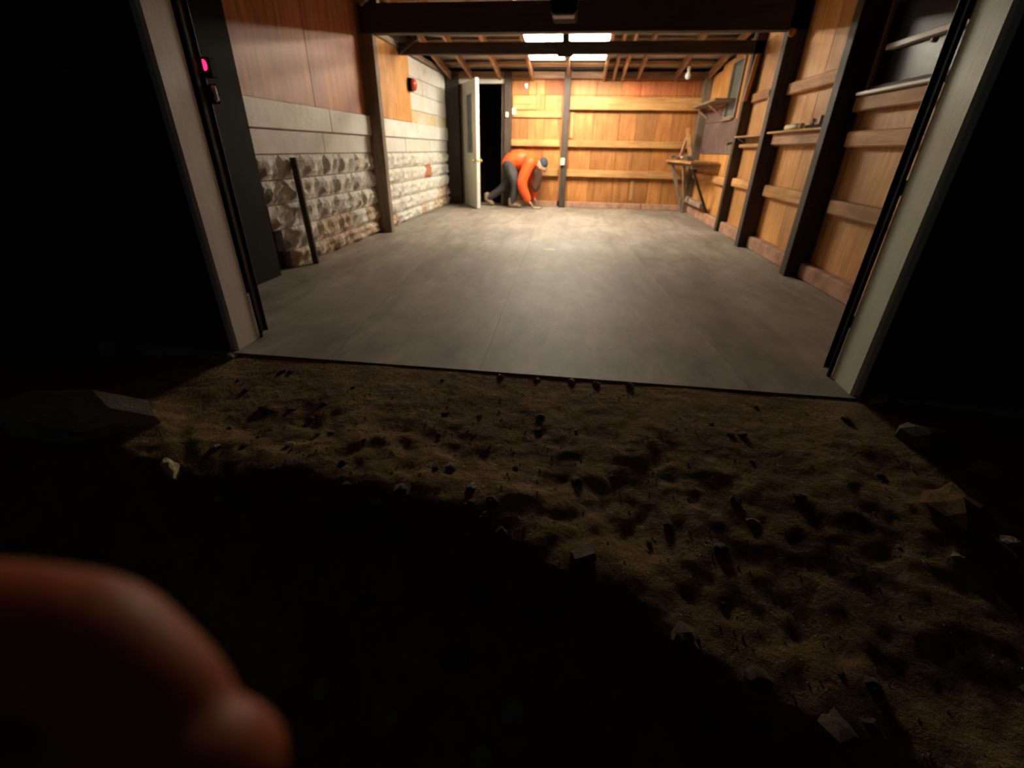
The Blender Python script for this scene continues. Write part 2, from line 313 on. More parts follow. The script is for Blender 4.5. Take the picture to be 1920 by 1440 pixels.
for k, h in enumerate((0.17, 0.22, 0.20, 0.235)):
    box('painted_board', (-2.60, 7.465, z), (XL - 0.002 + 0.004 * (k % 2), 9.55, z + h - 0.005), 'whiteyellow' if k == 0 else 'white', wl, 0.005); z += h
box('top_plate', (-2.62, 5.98, 2.148), (XL + 0.03, 9.55, 2.215), 'grey_y', wl, 0.004)
box('post', (-2.60, 5.88, 0.0), (-2.335, 5.985, 2.60), 'grey_z', wl, 0.006)
box('front_post', (-2.60, 3.22, 0.0), (-2.45, 3.585, 3.0), 'blackpaint', wl, 0.006)
box('plywood_sheet', (-2.60, 2.25, 0.0), (-2.52, 3.21, 3.1), 'blackpaint', wl, 0.003)

# ------------------------------------------------------------------ back wall with planks, girts, posts
DX0, DX1, DZ = -2.17, -1.455, 2.03
wb = struct(boxes('wall_back', [((-2.60, 9.63, 0.0), (DX0 - 0.06, 9.73, 2.40)), ((DX1 + 0.05, 9.63, 0.0), (2.30, 9.73, 2.40)), ((DX0 - 0.06, 9.63, DZ + 0.06), (DX1 + 0.05, 9.73, 2.40))], 'earth'),
            'back wall of orange boards with horizontal girts', 'wall')
x = DX1 + 0.055
while x < 2.13:
    wd = random.uniform(0.26, 0.5)
    if 2.14 - x - wd < 0.2: wd = 2.14 - x
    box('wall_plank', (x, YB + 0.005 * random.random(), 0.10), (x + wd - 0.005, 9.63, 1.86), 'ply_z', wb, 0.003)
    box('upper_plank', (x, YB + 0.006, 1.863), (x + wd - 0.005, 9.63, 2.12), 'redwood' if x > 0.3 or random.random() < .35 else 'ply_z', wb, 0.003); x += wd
for a, b in ((DX1 + 0.19, -0.36), (-0.22, 1.96)):
    for z0, z1 in ((1.045, 1.155), (0.545, 0.665)): box('girt', (a, 9.475, z0), (b, 9.562, z1), 'pine_x', wb, 0.008)
box('girt', (-0.22, 9.45, 1.635), (2.10, 9.562, 1.825), 'pine_x', wb, 0.006)
box('girt', (DX1 + 0.19, 9.52, 1.51), (-0.36, 9.562, 1.615), 'pine_x', wb, 0.006)
box('patch_board', (DX1 + 0.20, 9.535, 1.63), (-0.82, 9.561, 1.85), 'pine_x', wb, 0.005)
box('batten', (-0.83, 9.53, 1.62), (-0.76, 9.56, 2.05), 'pine_z', wb, 0.004)
box('batten', (-0.20, 9.535, 1.19), (-0.13, 9.56, 1.62), 'pine_z', wb, 0.004)
box('batten', (1.02, 9.545, 0.16), (1.09, 9.56, 0.53), 'pine_z', wb, 0.004)
for a, b in ((DX1 + 0.19, -0.35), (-0.21, 1.25), (1.26, 2.13)): box('sill_plate', (a, 9.50, 0.0), (b, 9.60, 0.10), 'pinkish', wb, 0.008)
bar('post', (-0.255, 9.435, 0.0), (-0.285, 9.435, 2.24), 0.115, 0.09, 'dark_z', wb, (0, 1, 0), 0.005)
box('post', (DX1 + 0.055, 9.455, 0.0), (DX1 + 0.185, 9.575, 2.20), 'dark_z', wb, 0.005)
box('post', (-2.56, 9.44, 0.0), (DX0 - 0.065, 9.60, 2.16), 'dark_z', wb, 0.005)
box('post', (2.015, 9.40, 0.0), (2.14, 9.56, 2.20), 'grey_z', wb, 0.005)
box('header_board', (-2.55, 9.48, 2.095), (2.12, 9.57, 2.20), 'roofwood_x', wb, 0.005)

# back door, open inwards
d1 = struct(boxes('door_1', [((DX0 - 0.06, 9.54, 0.0), (DX0 - 0.005, 9.70, DZ + 0.05)), ((DX1 - 0.005, 9.54, 0.0), (DX1 + 0.05, 9.70, DZ + 0.05)), ((DX0 - 0.06, 9.54, DZ), (DX1 + 0.05, 9.70, DZ + 0.06))], 'grey_z', None, 0.004),
            'open back door, cream leaf with narrow glass and brass knob', 'door')
box('head_trim', (DX0 - 0.08, 9.50, DZ - 0.005), (DX1 + 0.07, 9.54, DZ + 0.075), 'doortrim', d1, 0.006)
ha = Vector((DX0 + 0.02, 9.49, 0)); hb = Vector((-1.745, 8.70, 0)); dd = (hb - ha); LW = dd.length; dd.normalize(); nn = Vector((-dd.y, dd.x, 0))
def leafbox(name, u0, u1, v0, v1, z0, z1, mat, parent, bev=0.003):
    P = [ha + dd * u + nn * v + Vector((0, 0, z)) for z in (z0, z1) for u, v in ((u0, v0), (u1, v0), (u1, v1), (u0, v1))]
    bm = bmesh.new(); v = [bm.verts.new(p) for p in P]
    for f in ((3,2,1,0),(4,5,6,7),(0,1,5,4),(1,2,6,5),(2,3,7,6),(3,0,4,7)): bm.faces.new([v[i] for i in f])
    if bev: bmesh.ops.bevel(bm, geom=bm.edges[:], offset=bev, segments=1, affect='EDGES')
    return OB(name, bm, mat, parent)
G0, G1, GZ0, GZ1 = 0.22, 0.62, 0.92, 1.83
bm = bmesh.new()
def lb(u0, u1, z0, z1, v0=-0.022, v1=0.022):
    P = [ha + dd * u + nn * v + Vector((0, 0, z)) for z in (z0, z1) for u, v in ((u0, v0), (u1, v0), (u1, v1), (u0, v1))]
    v = [bm.verts.new(p) for p in P]
    for f in ((3,2,1,0),(4,5,6,7),(0,1,5,4),(1,2,6,5),(2,3,7,6),(3,0,4,7)): bm.faces.new([v[i] for i in f])
lb(0, G0, 0.012, 2.02); lb(G1, LW, 0.012, 2.02); lb(G0, G1, 0.012, GZ0); lb(G0, G1, GZ1, 2.02)
leaf = OB('door_leaf', bm, 'doorpaint', d1)
leafbox('glass_pane', G0, G1, -0.006, 0.006, GZ0, GZ1, 'glassblue', leaf, 0)
for u0, u1, z0, z1 in ((G0 - 0.03, G0 + 0.02, GZ0 - 0.03, GZ1 + 0.03), (G1 - 0.02, G1 + 0.03, GZ0 - 0.03, GZ1 + 0.03), (G0 + 0.02, G1 - 0.02, GZ0 - 0.03, GZ0 + 0.02), (G0 + 0.02, G1 - 0.02, GZ1 - 0.02, GZ1 + 0.03)):
    leafbox('glazing_bead', u0, u1, 0.022, 0.036, z0, z1, 'doortrim', leaf, 0.003)
leafbox('edge_strip', LW, LW + 0.012, -0.03, 0.03, 0.012, 2.02, 'doortrim', leaf, 0.002)
kp = ha + dd * (LW - 0.07) + Vector((0, 0, 0.80))
for s in (-1, 1): tube('knob', [kp + nn * s * t for t in (0.02, 0.03, 0.05, 0.065, 0.085, 0.092)], [0.028, 0.014, 0.014, 0.03, 0.03, 0.012], 'brass', leaf, 12)
tube('latch_plate', [kp + dd * 0.08, kp + dd * 0.092], 0.018, 'brass', leaf, 10)
for zz in (0.25, 1.05, 1.8): tube('hinge', [ha + Vector((0, 0, zz)) - dd * 0.01, ha + Vector((0, 0, zz + 0.09)) - dd * 0.01], 0.012, 'steel', leaf, 8)
box('threshold', (DX0, 9.55, 0.0), (DX1, 9.72, 0.018), 'grey_x', d1, 0.004)

# ------------------------------------------------------------------ right wall: posts, sheathing, girts, windows
W1 = (3.45, 4.36, 1.42, 1.98); W2 = (7.72, 8.28, 1.44, 2.17)
Xo = 2.30
def wall_with_holes(x0, x1, y0, y1, z0, z1f):
    L = []
    cuts = [y0, W1[0], W1[1], W2[0], W2[1], y1]
    for i, (a, b) in enumerate(zip(cuts, cuts[1:])):
        if i == 1: L += [((x0, a, z0), (x1, b, W1[2])), ((x0, a, W1[3]), (x1, b, z1f(b)))]
        elif i == 3: L += [((x0, a, z0), (x1, b, W2[2])), ((x0, a, W2[3]), (x1, b, z1f(b)))]
        else: L.append(((x0, a, z0), (x1, b, z1f(b))))
    return L
wr = struct(boxes('wall_right', wall_with_holes(2.19, Xo, 2.24, 9.72, -0.1, lambda y: zr(y) + 0.10), 'earth'), 'right wall of orange plywood between dark posts with girts', 'wall')
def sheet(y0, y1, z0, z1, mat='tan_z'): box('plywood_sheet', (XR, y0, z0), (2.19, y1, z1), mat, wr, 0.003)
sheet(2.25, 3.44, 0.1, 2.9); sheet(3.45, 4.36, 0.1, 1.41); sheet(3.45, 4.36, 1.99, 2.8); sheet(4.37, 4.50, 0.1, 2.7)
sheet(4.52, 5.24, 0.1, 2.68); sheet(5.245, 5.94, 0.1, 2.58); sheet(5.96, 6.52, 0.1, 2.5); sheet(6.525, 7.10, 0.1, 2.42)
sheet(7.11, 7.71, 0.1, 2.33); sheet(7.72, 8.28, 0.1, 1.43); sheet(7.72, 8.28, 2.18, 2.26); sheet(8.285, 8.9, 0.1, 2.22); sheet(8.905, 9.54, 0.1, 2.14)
box('hardboard_panel', (2.128, 7.35, 0.98), (2.1455, 9.38, 1.425), 'purple', wr, 0.003); box('hardboard_panel', (2.128, 8.30, 1.43), (2.1455, 9.38, 1.63), 'purple', wr, 0.003)
for y0, y1, xi in ((4.44, 4.555, 1.955), (5.865, 5.985, 1.965), (7.06, 7.16, 2.02)):
    box('post', (xi, y0, 0.0), (2.144, y1, zr(y1) + 0.02), 'dark_z', wr, 0.005)
box('stud', (2.06, 4.56, 0.0), (2.144, 4.60, 2.6), 'grey_z', wr, 0.004)
for y0, y1 in ((2.3, 4.43), (4.61, 5.86), (5.99, 7.055), (7.165, 9.39)):
    box('sill_plate', (2.06, y0, 0.0), (2.17, y1, 0.135), 'pinkish', wr, 0.012)
def girt(y0, y1, z0, z1, xi=2.075, mat='pine_y'): box('girt', (xi, y0, z0), (XR, y1, z1), mat, wr, 0.01)
girt(2.3, 4.30, 0.565, 0.675); girt(2.3, 4.36, 1.055, 1.165); girt(2.3, 4.40, 1.295, 1.395)
girt(4.62, 5.80, 0.575, 0.69); girt(4.62, 5.84, 1.535, 1.64); girt(4.62, 5.84, 1.07, 1.16)
girt(6.0, 7.0, 0.60, 0.70); girt(6.0, 7.03, 1.06, 1.10); girt(6.0, 7.03, 1.56, 1.66, 2.10, 'ply_y')
girt(7.17, 9.39, 0.58, 0.68)
box('batten', (2.10, 6.35, 1.25), (XR, 6.43, 2.4), 'pine_z', wr, 0.004)

def window(name, Wd, label, rail, gl, fr):
    y0, y1, z0, z1 = Wd
    wn = struct(boxes(name, [((2.12, y0, z0), (2.27, y0 + 0.04, z1)), ((2.12, y1 - 0.04, z0), (2.27, y1, z1)), ((2.12, y0 + 0.04, z0), (2.27, y1 - 0.04, z0 + 0.035)), ((2.12, y0 + 0.04, z1 - 0.035), (2.27, y1 - 0.04, z1))], fr, None, 0.003), label, 'window')
    if rail:
        box('meeting_rail', (2.135, y0 + 0.04, rail - 0.015), (2.20, y1 - 0.04, rail + 0.02), 'doortrim', wn, 0.004)
        box('glass_pane', (2.185, y0 + 0.04, z0 + 0.035), (2.19, y1 - 0.04, rail - 0.015), gl, wn, 0); box('glass_pane', (2.175, y0 + 0.04, rail + 0.02), (2.18, y1 - 0.04, z1 - 0.035), gl, wn, 0)
        tube('sash_latch', [(2.12, 3.78, rail - 0.045), (2.15, 3.78, rail - 0.045)], 0.016, 'steel', wn, 10)
    else: box('glass_pane', (2.16, y0 + 0.04, z0 + 0.035), (2.166, y1 - 0.04, z1 - 0.035), gl, wn, 0)
    return wn
w1 = window('window_1', W1, 'dark dusty sash window in the right wall near the opening', 1.69, 'glassdark', 'dark_z')
box('window_sill', (2.04, W1[0] - 0.02, 1.397), (2.20, W1[1] - 0.02, 1.420), 'doortrim', w1, 0.005)
w2 = window('window_2', W2, 'narrow grey-blue window high in the right wall above the bench', None, 'glassblue', 'grey_z')
box('window_sill', (2.08, W2[0] - 0.02, 1.415), (2.16, W2[1] + 0.02, 1.437), 'grey_y', w2, 0.004)

# ------------------------------------------------------------------ front wall, jambs
JL, JR = -1.755, 1.352
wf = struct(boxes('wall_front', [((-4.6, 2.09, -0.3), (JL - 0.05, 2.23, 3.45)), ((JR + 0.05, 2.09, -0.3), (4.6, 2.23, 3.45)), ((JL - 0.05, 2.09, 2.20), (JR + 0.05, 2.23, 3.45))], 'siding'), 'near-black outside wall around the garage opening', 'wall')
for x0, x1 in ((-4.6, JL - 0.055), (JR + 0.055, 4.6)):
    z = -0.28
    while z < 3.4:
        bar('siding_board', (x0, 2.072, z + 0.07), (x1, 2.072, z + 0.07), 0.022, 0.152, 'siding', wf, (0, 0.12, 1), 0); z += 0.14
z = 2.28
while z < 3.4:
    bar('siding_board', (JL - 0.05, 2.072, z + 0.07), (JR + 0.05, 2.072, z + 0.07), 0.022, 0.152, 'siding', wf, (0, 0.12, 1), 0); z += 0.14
t1 = struct(boxes('trim_1', [((JL - 0.05, 2.045, -0.02), (JL, 2.235, 2.2))], 'jambgrey', None, 0.012), 'grey painted jamb on the left of the garage opening', 'jamb')
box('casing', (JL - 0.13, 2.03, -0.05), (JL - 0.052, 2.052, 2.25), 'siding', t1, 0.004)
t2 = struct(boxes('trim_2', [((JR, 2.045, -0.02), (JR + 0.05, 2.245, 2.2))], 'jamb', None, 0.012), 'pale green-white jamb on the right of the garage opening', 'jamb')
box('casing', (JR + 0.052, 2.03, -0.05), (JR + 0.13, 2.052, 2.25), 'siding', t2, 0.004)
t3 = struct(box('trim_3', (JL, 2.06, 2.15), (JR, 2.235, 2.2), 'jambgrey', None, 0.008), 'painted head of the garage opening', 'trim')

# ------------------------------------------------------------------ roof
y0, y1 = 1.75, 9.95; H = 0.16
ce = struct(O('ceiling', [(-2.95, y0, zr(y0) + H + 0.03), (2.5, y0, zr(y0) + H + 0.03), (2.5, y1, zr(y1) + H + 0.03), (-2.95, y1, zr(y1) + H + 0.03), (-2.95, y0, zr(y0) + H + 0.06), (2.5, y0, zr(y0) + H + 0.06), (2.5, y1, zr(y1) + H + 0.06), (-2.95, y1, zr(y1) + H + 0.06)],
    [(3,2,1,0),(4,5,6,7),(0,1,5,4),(1,2,6,5),(2,3,7,6),(3,0,4,7)], 'metalroof'), 'low sloping roof on open rafters with grey sheeting', 'roof')
RX = (-2.38, -2.0, -1.48, -0.905, -0.27, 0.335, 0.50, 0.65, 0.91, 1.54, 2.07)
for i, x in enumerate(RX):
    bar('rafter', (x, 1.9, zr(1.9) + 0.055), (x, 9.8, zr(9.8) + 0.055), 0.042, 0.11, 'roofwood_y', ce, (0, 0, 1), 0.003)
y = 9.62
while y > 2.0:
    box('purlin', (-2.9, y - 0.075, zr(y) + 0.122), (2.45, y + 0.075, zr(y) + 0.15), 'roofwood_x' if y < 8.3 else 'pine_x', ce, 0.004); y -= 0.46  # rear purlins in paler wood, nearby lamp light put into their colour
for x0, x1 in ((-0.88, -0.295), (-0.245, 0.31)):  # white sheets in the two centre bays only
    for a, b in ((8.56, 8.90), (8.90, 9.36)):
        o = O('roof_sheet', [(x0, a, zr(a) + 0.156), (x1, a, zr(a) + 0.156), (x1, b, zr(b) + 0.156), (x0, b, zr(b) + 0.156), (x0, a, zr(a) + 0.164), (x1, a, zr(a) + 0.164), (x1, b, zr(b) + 0.164), (x0, b, zr(b) + 0.164)],
              [(3,2,1,0),(4,5,6,7),(0,1,5,4),(1,2,6,5),(2,3,7,6),(3,0,4,7)], 'skyl', ce)
box('beam', (-2.47, 5.865, 2.085), (2.14, 5.985, 2.345), 'dark_x', ce, 0.006)['label'] = 'heavy dark cross beam nearer the opening'
box('beam', (-2.47, 7.06, 2.08), (2.14, 7.15, 2.21), 'dark_x', ce, 0.006)['label'] = 'slimmer dark cross beam farther back'
box('beam_block', (-0.36, 7.02, 2.045), (-0.17, 7.06, 2.20), 'dark_x', ce, 0.004)
for x in (-2.3, -0.27, 2.05):
    box('strut', (x - 0.04, 7.08, 2.205), (x + 0.04, 7.14, zr(7.1) + 0.02), 'dark_z', ce, 0.004); box('strut', (x - 0.05, 5.88, 2.34), (x + 0.05, 5.97, zr(5.92) + 0.02), 'dark_z', ce, 0.004)
bar('brace', (-2.45, 7.02, 2.10), (-2.18, 7.02, 2.26), 0.05, 0.06, 'dark_x', ce)
bar('brace', (-2.42, 5.80, 2.34), (-2.15, 5.80, 2.52), 0.05, 0.09, 'grey_x', ce)

# ------------------------------------------------------------------ lights: two four-tube fluorescent fixtures between the rafters
def fixture(xc, label):
    ya, yb = 7.33, 8.53; ym = (ya + yb) / 2; hw = 0.275
    f = empty('fluorescent_fixture', (xc, ym, zr(ym))); tag(f, label, 'light', 'fluorescent fixtures under the roof')
    def sl(name, x0, x1, a, b, dz0, dz1, mat):
        P = [(x, y, zr(y) + d) for d in (dz0, dz1) for x, y in ((x0, a), (x1, a), (x1, b), (x0, b))]
        return O(name, P, [(3,2,1,0),(4,5,6,7),(0,1,5,4),(1,2,6,5),(2,3,7,6),(3,0,4,7)], mat, f)
    sl('reflector_pan', xc - hw, xc + hw, ya, yb, 0.045, 0.055, 'enamel')
    for s in (-1, 1): sl('side_rim', xc + s * hw - 0.006, xc + s * hw + 0.006, ya, yb, -0.01, 0.045, 'enamel')
    sl('end_rim', xc - hw, xc + hw, ya - 0.012, ya, 0.01, 0.055, 'enamel'); sl('end_rim', xc - hw, xc + hw, yb, yb + 0.012, 0.01, 0.055, 'enamel')
    for yy in (7.57, 8.26): sl('ballast_cover', xc - hw + 0.01, xc + hw - 0.01, yy - 0.05, yy + 0.05, 0.015, 0.045, 'enamel')
    for yy in (7.43, 7.71, 8.12, 8.42):
        tube('tube', [(xc - 0.25, yy, zr(yy) - 0.004), (xc + 0.25, yy, zr(yy) - 0.004)], 0.019, 'tube', f, 8)
        for s in (-1, 1): sl('lamp_holder', xc + s * 0.258 - 0.008, xc + s * 0.258 + 0.008, yy - 0.02, yy + 0.02, -0.026, 0.045, 'enamel')
fixture(-0.5875, 'lit fluorescent fixture in the rafter bay left of centre'); fixture(0.0325, 'lit fluorescent fixture in the rafter bay right of centre')

# bare bulb by the right corner
b = empty('light_bulb', (1.60, 8.75, 2.05)); tag(b, 'unlit white bulb in a socket under the rafters by the right corner', 'light bulb')
bar('socket_bracket', (1.56, 8.75, 2.21), (1.60, 8.75, 2.165), 0.03, 0.05, 'grey_x', b)
tube('socket', [(1.60, 8.75, 2.175), (1.60, 8.75, 2.16), (1.60, 8.75, 2.115)], [0.03, 0.024, 0.022], 'plastic', b)
tube('bulb', [(1.60, 8.75, z) for z in (2.115, 2.10, 2.08, 2.055, 2.03, 2.012, 2.003)], [0.018, 0.022, 0.037, 0.046, 0.042, 0.025, 0.006], 'enamel', b, 14)

# ------------------------------------------------------------------ garage door hardware at the opening
def track(x, s, w_, label):
    t = empty('door_track', (x, 2.29, 0.0)); tag(t, label, 'track', 'vertical garage door tracks')
    def bb(name, u0, u1, y0, y1, z0, z1): return box(name, (min(x + s * u0, x + s * u1), y0, z0), (max(x + s * u0, x + s * u1), y1, z1), 'track', t, 0.001)
    bb('rail_web', -0.012, -0.008, 2.264, 2.316, 0.02, 2.15); bb('rail_lip', -0.008, w_, 2.311, 2.316, 0.02, 2.15); bb('rail_lip', -0.008, w_ * 0.7, 2.264, 2.268, 0.02, 2.15)
    for z in (0.25, 0.85, 1.45, 2.0): bb('bracket', -0.06, -0.012, 2.285, 2.290, z, z + 0.06)
track(JL, 1, 0.008, 'dull steel door track beside the left jamb'); track(JR, -1, 0.010, 'dull steel door track beside the right jamb')
for s, x, d_, lab in ((1, JL, 0.012, 'left'), (-1, JR, 0.016, 'right')):
    tag(box('door_stop', (min(x, x + s * d_), 2.238, 0.0), (max(x, x + s * d_), 2.258, 2.15), 'blackpaint', None, 0.004), 'black weather strip edging the inside of the %s jamb' % lab, 'door stop')
se = empty('door_sensor', (-1.735, 2.34, 1.27)); tag(se, 'small sensor with a glowing red light on the left door track', 'sensor')
box('housing', (-1.775, 2.328, 1.27), (-1.725, 2.37, 1.35), 'blackpaint', se, 0.004)
c0 = Vector((-1.748, 2.324, 1.318))
bm = bmesh.new(); bmesh.ops.create_uvsphere(bm, u_segments=14, v_segments=10, radius=1.0)
for v in bm.verts: v.co = Vector((v.co.x * 0.012, v.co.y * 0.010, v.co.z * 0.022)) + c0
OB('red_lamp', bm, 'led', se, True)
hd = empty('pull_latch', (-1.74, 2.34, 1.165)); tag(hd, 'small white pull latch just right of the red light', 'latch')
tube('grip', [(-1.740, 2.335, 1.170), (-1.730, 2.328, 1.182), (-1.729, 2.328, 1.205), (-1.732, 2.328, 1.215), (-1.732, 2.330, 1.238)], [0.010, 0.0125, 0.009, 0.012, 0.010], 'enamel', hd, 10)
box('back_plate', (-1.765, 2.336, 1.165), (-1.722, 2.342, 1.245), 'blackpaint', hd, 0.002)

op = empty('door_opener', (-0.215, 5.1, 2.05)); tag(op, 'dark garage door opener motor hanging before the front cross beam', 'door opener')
box('motor_housing', (-0.335, 4.92, 2.045), (-0.105, 5.34, 2.20), 'blackpaint', op, 0.02)
box('light_lens', (-0.315, 4.93, 2.025), (-0.125, 5.06, 2.048), 'greyplastic', op, 0.008)  # paler lip stands in for floor bounce on the housing underside
for x in (-0.31, -0.13): bar('hanger_strap', (x, 5.15, 2.19), (x, 5.15, zr(5.15) + 0.03), 0.03, 0.004, 'track', op, (0, 1, 0), 0)
box('drive_rail', (-0.245, 2.30, 2.205), (-0.195, 5.1, 2.235), 'track', op, 0.002)

# ------------------------------------------------------------------ small things on the walls and posts
al = empty('alarm_bell', (XL + 0.06, 7.42, 1.72)); tag(al, 'red round bell on a dark box on the left wall', 'bell')
box('mount_box', (XL + 0.012, 7.36, 1.70), (XL + 0.075, 7.46, 1.86), 'blackpaint', al, 0.006)
tube('gong', [(XL + 0.075 + d, 7.41, 1.78) for d in (0.0, 0.012, 0.035, 0.05, 0.056)], [0.075, 0.082, 0.07, 0.04, 0.01], 'redpaint', al, 16)
def outlet(name, c, s, label, sub):
    e = empty(name, (c[0], c[1], c[2] - 0.06)); tag(e, label, 'electrical box')
    box('plate', (c[0] - 0.04 * s, c[1] - 0.04, c[2] - 0.06 * s), (c[0] + 0.04 * s, c[1], c[2] + 0.06 * s), 'plastic', e, 0.008)
    for dz in (-0.025, 0.025) if sub == 'socket' else (0.0,): box(sub, (c[0] - 0.012, c[1] - 0.046, c[2] + dz - 0.013), (c[0] + 0.012, c[1] - 0.039, c[2] + dz + 0.013), 'enamel', e, 0.003)
outlet('outlet_box', (-0.285, 9.38, 0.80), 1.0, 'cream outlet box on the dark centre post of the back wall', 'socket')
outlet('switch_box', (-1.225, 9.52, 1.60), 0.95, 'cream switch box on the boards right of the back door', 'toggle')
outlet('switch_box', (-1.345, 9.455, 1.545), 0.7, 'small pinkish switch box on the door post', 'toggle')
ho = empty('coat_hook', (-1.02, 9.53, 1.97)); tag(ho, 'little white hook high on the back wall right of the door', 'hook')
box('base_plate', (-1.05, 9.545, 1.955), (-0.99, 9.562, 2.03), 'enamel', ho, 0.004)
tube('prong', [(-1.02, 9.546, 1.975), (-1.02, 9.50, 1.97), (-1.02, 9.49, 2.0)], [0.010, 0.010, 0.012], 'enamel', ho, 8)
st = tag(bar('wooden_stake', (-2.395, 4.06, 0.0), (-2.435, 4.06, 0.90), 0.055, 0.035, 'dark_z', None, (0, 1, 0), 0.005), 'dark wooden stake leaning on the block wall', 'stake')
tag(bar('hanging_batten', (2.03, 7.035, 1.58), (2.07, 7.035, 2.07), 0.05, 0.02, 'pine_z', None, (0, 1, 0), 0.005), 'short pinkish batten hung upright on the dark post by the window', 'batten')
tag(tube('cable_knob', [(1.99, 5.865, 2.06), (1.99, 5.845, 2.06), (1.99, 5.83, 2.06), (1.99, 5.825, 2.06)], [0.02, 0.038, 0.034, 0.012], 'brickred', None, 12), 'small round porcelain knob at the top of a right wall post', 'knob')

# shelves
sh = empty('wall_shelf', (2.06, 5.2, 1.18)); tag(sh, 'plank shelf with a rod and a tool on it on the right wall', 'shelf')
box('board', (1.985, 4.61, 1.185), (2.144, 5.86, 1.205), 'pine_y', sh, 0.004)
box('cleat', (2.04, 4.62, 1.085), (2.076, 5.82, 1.183), 'roofwood_y', sh, 0.004)  # brown strip along the underside of the shelf board
sh = empty('wall_shelf', (2.06, 6.5, 1.18)); tag(sh, 'empty plank shelf on the right wall before the bench', 'shelf')
box('board', (2.00, 6.0, 1.172), (2.144, 7.05, 1.190), 'roofwood_y', sh, 0.004)
for y in (6.1, 6.9): bar('bracket', (2.01, y, 1.17), (2.12, y, 1.105), 0.02, 0.02, 'steel', sh)
sh = empty('corner_shelf', (2.0, 8.7, 1.64)); tag(sh, 'brown board shelf high in the right back corner above the bench', 'shelf')
box('board', (1.86, 7.85, 1.655), (2.144, 9.37, 1.685), 'grey_y', sh, 0.004)
for y in (8.4, 9.2): bar('bracket', (1.90, y, 1.652), (2.12, y, 1.50), 0.03, 0.02, 'roofwood_x', sh)
rd = empty('wooden_rod', (2.05, 5.2, 1.205)); tag(rd, 'short cream rod lying on the plank shelf', 'rod')
tube('shaft', [(2.03, 5.12, 1.232), (2.045, 5.50, 1.232)], 0.026, 'plastic', rd, 12); tube('end_cap', [(2.0295, 5.10, 1.232), (2.03, 5.13, 1.232)], [0.020, 0.027], 'plastic', rd, 12)
pt = empty('hand_plane', (2.05, 4.83, 1.205)); tag(pt, 'dark hand plane with pale knobs on the plank shelf', 'tool')
box('sole', (2.015, 4.66, 1.206), (2.085, 5.02, 1.232), 'blackpaint', pt, 0.005); box('iron', (2.03, 4.79, 1.233), (2.07, 4.81, 1.30), 'steel', pt, 0.002)
tube('front_knob', [(2.05, 4.95, 1.232), (2.05, 4.95, 1.25), (2.05, 4.95, 1.275), (2.05, 4.95, 1.285)], [0.014, 0.012, 0.024, 0.012], 'plastic', pt, 10)
tube('tote', [(2.05, 4.72, 1.232), (2.05, 4.71, 1.26), (2.05, 4.73, 1.29)], [0.018, 0.014, 0.017], 'plastic', pt, 10)

# workbench in the right back corner
wbn = empty('workbench', (1.9, 8.7, 0.0)); tag(wbn, 'small wooden workbench on slanted legs in the right back corner', 'workbench')
for i, (a, b_) in enumerate(((0.0, 0.5), (0.505, 1.0))):
    def xe(t, y): f = (y - 7.93) / 1.45; xf = 1.70 - 0.14 * f; return xf + (2.11 - xf) * t
    prism('top_board', [(xe(a, 7.93), 7.93), (xe(b_, 7.93), 7.93), (xe(b_, 9.38), 9.38), (xe(a, 9.38), 9.38)], 0.835, 0.873, 'pine_y', wbn, 0.004)
bar('front_rail', (1.74, 7.96, 0.812), (1.62, 9.36, 0.812), 0.03, 0.04, 'dark_y', wbn)
bar('end_rail', (1.73, 7.97, 0.80), (2.10, 7.97, 0.80), 0.03, 0.065, 'grey_x', wbn)
bar('slanted_leg', (1.74, 7.99, 0.80), (2.09, 7.99, 0.14), 0.035, 0.05, 'dark_z', wbn, (0, 1, 0))
bar('slanted_leg', (1.66, 9.20, 0.80), (1.98, 9.20, 0.0), 0.05, 0.08, 'grey_z', wbn, (0, 1, 0))
bar('slanted_leg', (1.72, 8.50, 0.80), (1.90, 8.9, 0.30), 0.04, 0.08, 'grey_z', wbn, (0, 1, 0))
box('lower_rail', (1.97, 8.0, 0.20), (2.05, 9.3, 0.28), 'grey_y', wbn, 0.004)
# things on the bench
tag(bar('leaning_lath', (1.86, 8.75, 0.892), (1.83, 9.26, 1.36), 0.06, 0.02, 'pine_z', None, (0, 1, 0.5), 0.003), 'pale wooden lath standing on the bench, leaning into the corner', 'lath')
tag(bar('wood_offcut', (1.735, 9.0, 0.905), (1.87, 9.32, 1.24), 0.05, 0.03, 'pinkish', None, (0, 1, 0.5), 0.004), 'pinkish stick leaning diagonally behind the bench tools', 'stick')
vi = empty('bench_vise', (1.75, 8.35, 0.873)); tag(vi, 'grey metal vise on the bench edge', 'vise')
box('base', (1.71, 8.28, 0.874), (1.83, 8.42, 0.90), 'steel', vi, 0.006); box('fixed_jaw', (1.765, 8.29, 0.90), (1.80, 8.41, 0.96), 'steel', vi, 0.005)
box('moving_jaw', (1.70, 8.29, 0.90), (1.73, 8.41, 0.955), 'steel', vi, 0.005); tube('screw', [(1.62, 8.35, 0.922), (1.77, 8.35, 0.922)], 0.012, 'steel', vi, 8); tube('bar_handle', [(1.63, 8.29, 0.90), (1.63, 8.41, 0.945)], 0.006, 'steel', vi, 6)
cl = empty('clamp', (1.66, 9.1, 0.873)); tag(cl, 'dark clamp lying at the back end of the bench', 'clamp')
tube('frame', [(1.60, 9.05, 0.89), (1.62, 9.15, 0.92), (1.70, 9.19, 0.93), (1.76, 9.10, 0.90)], 0.016, 'steel', cl, 8); tube('screw', [(1.66, 9.0, 0.885), (1.74, 9.12, 0.90)], 0.010, 'steel', cl, 8)
pw = empty('wall_bracket', (2.12, 7.45, 1.0)); tag(pw, 'grey metal bracket on the wall just behind the far post', 'bracket')
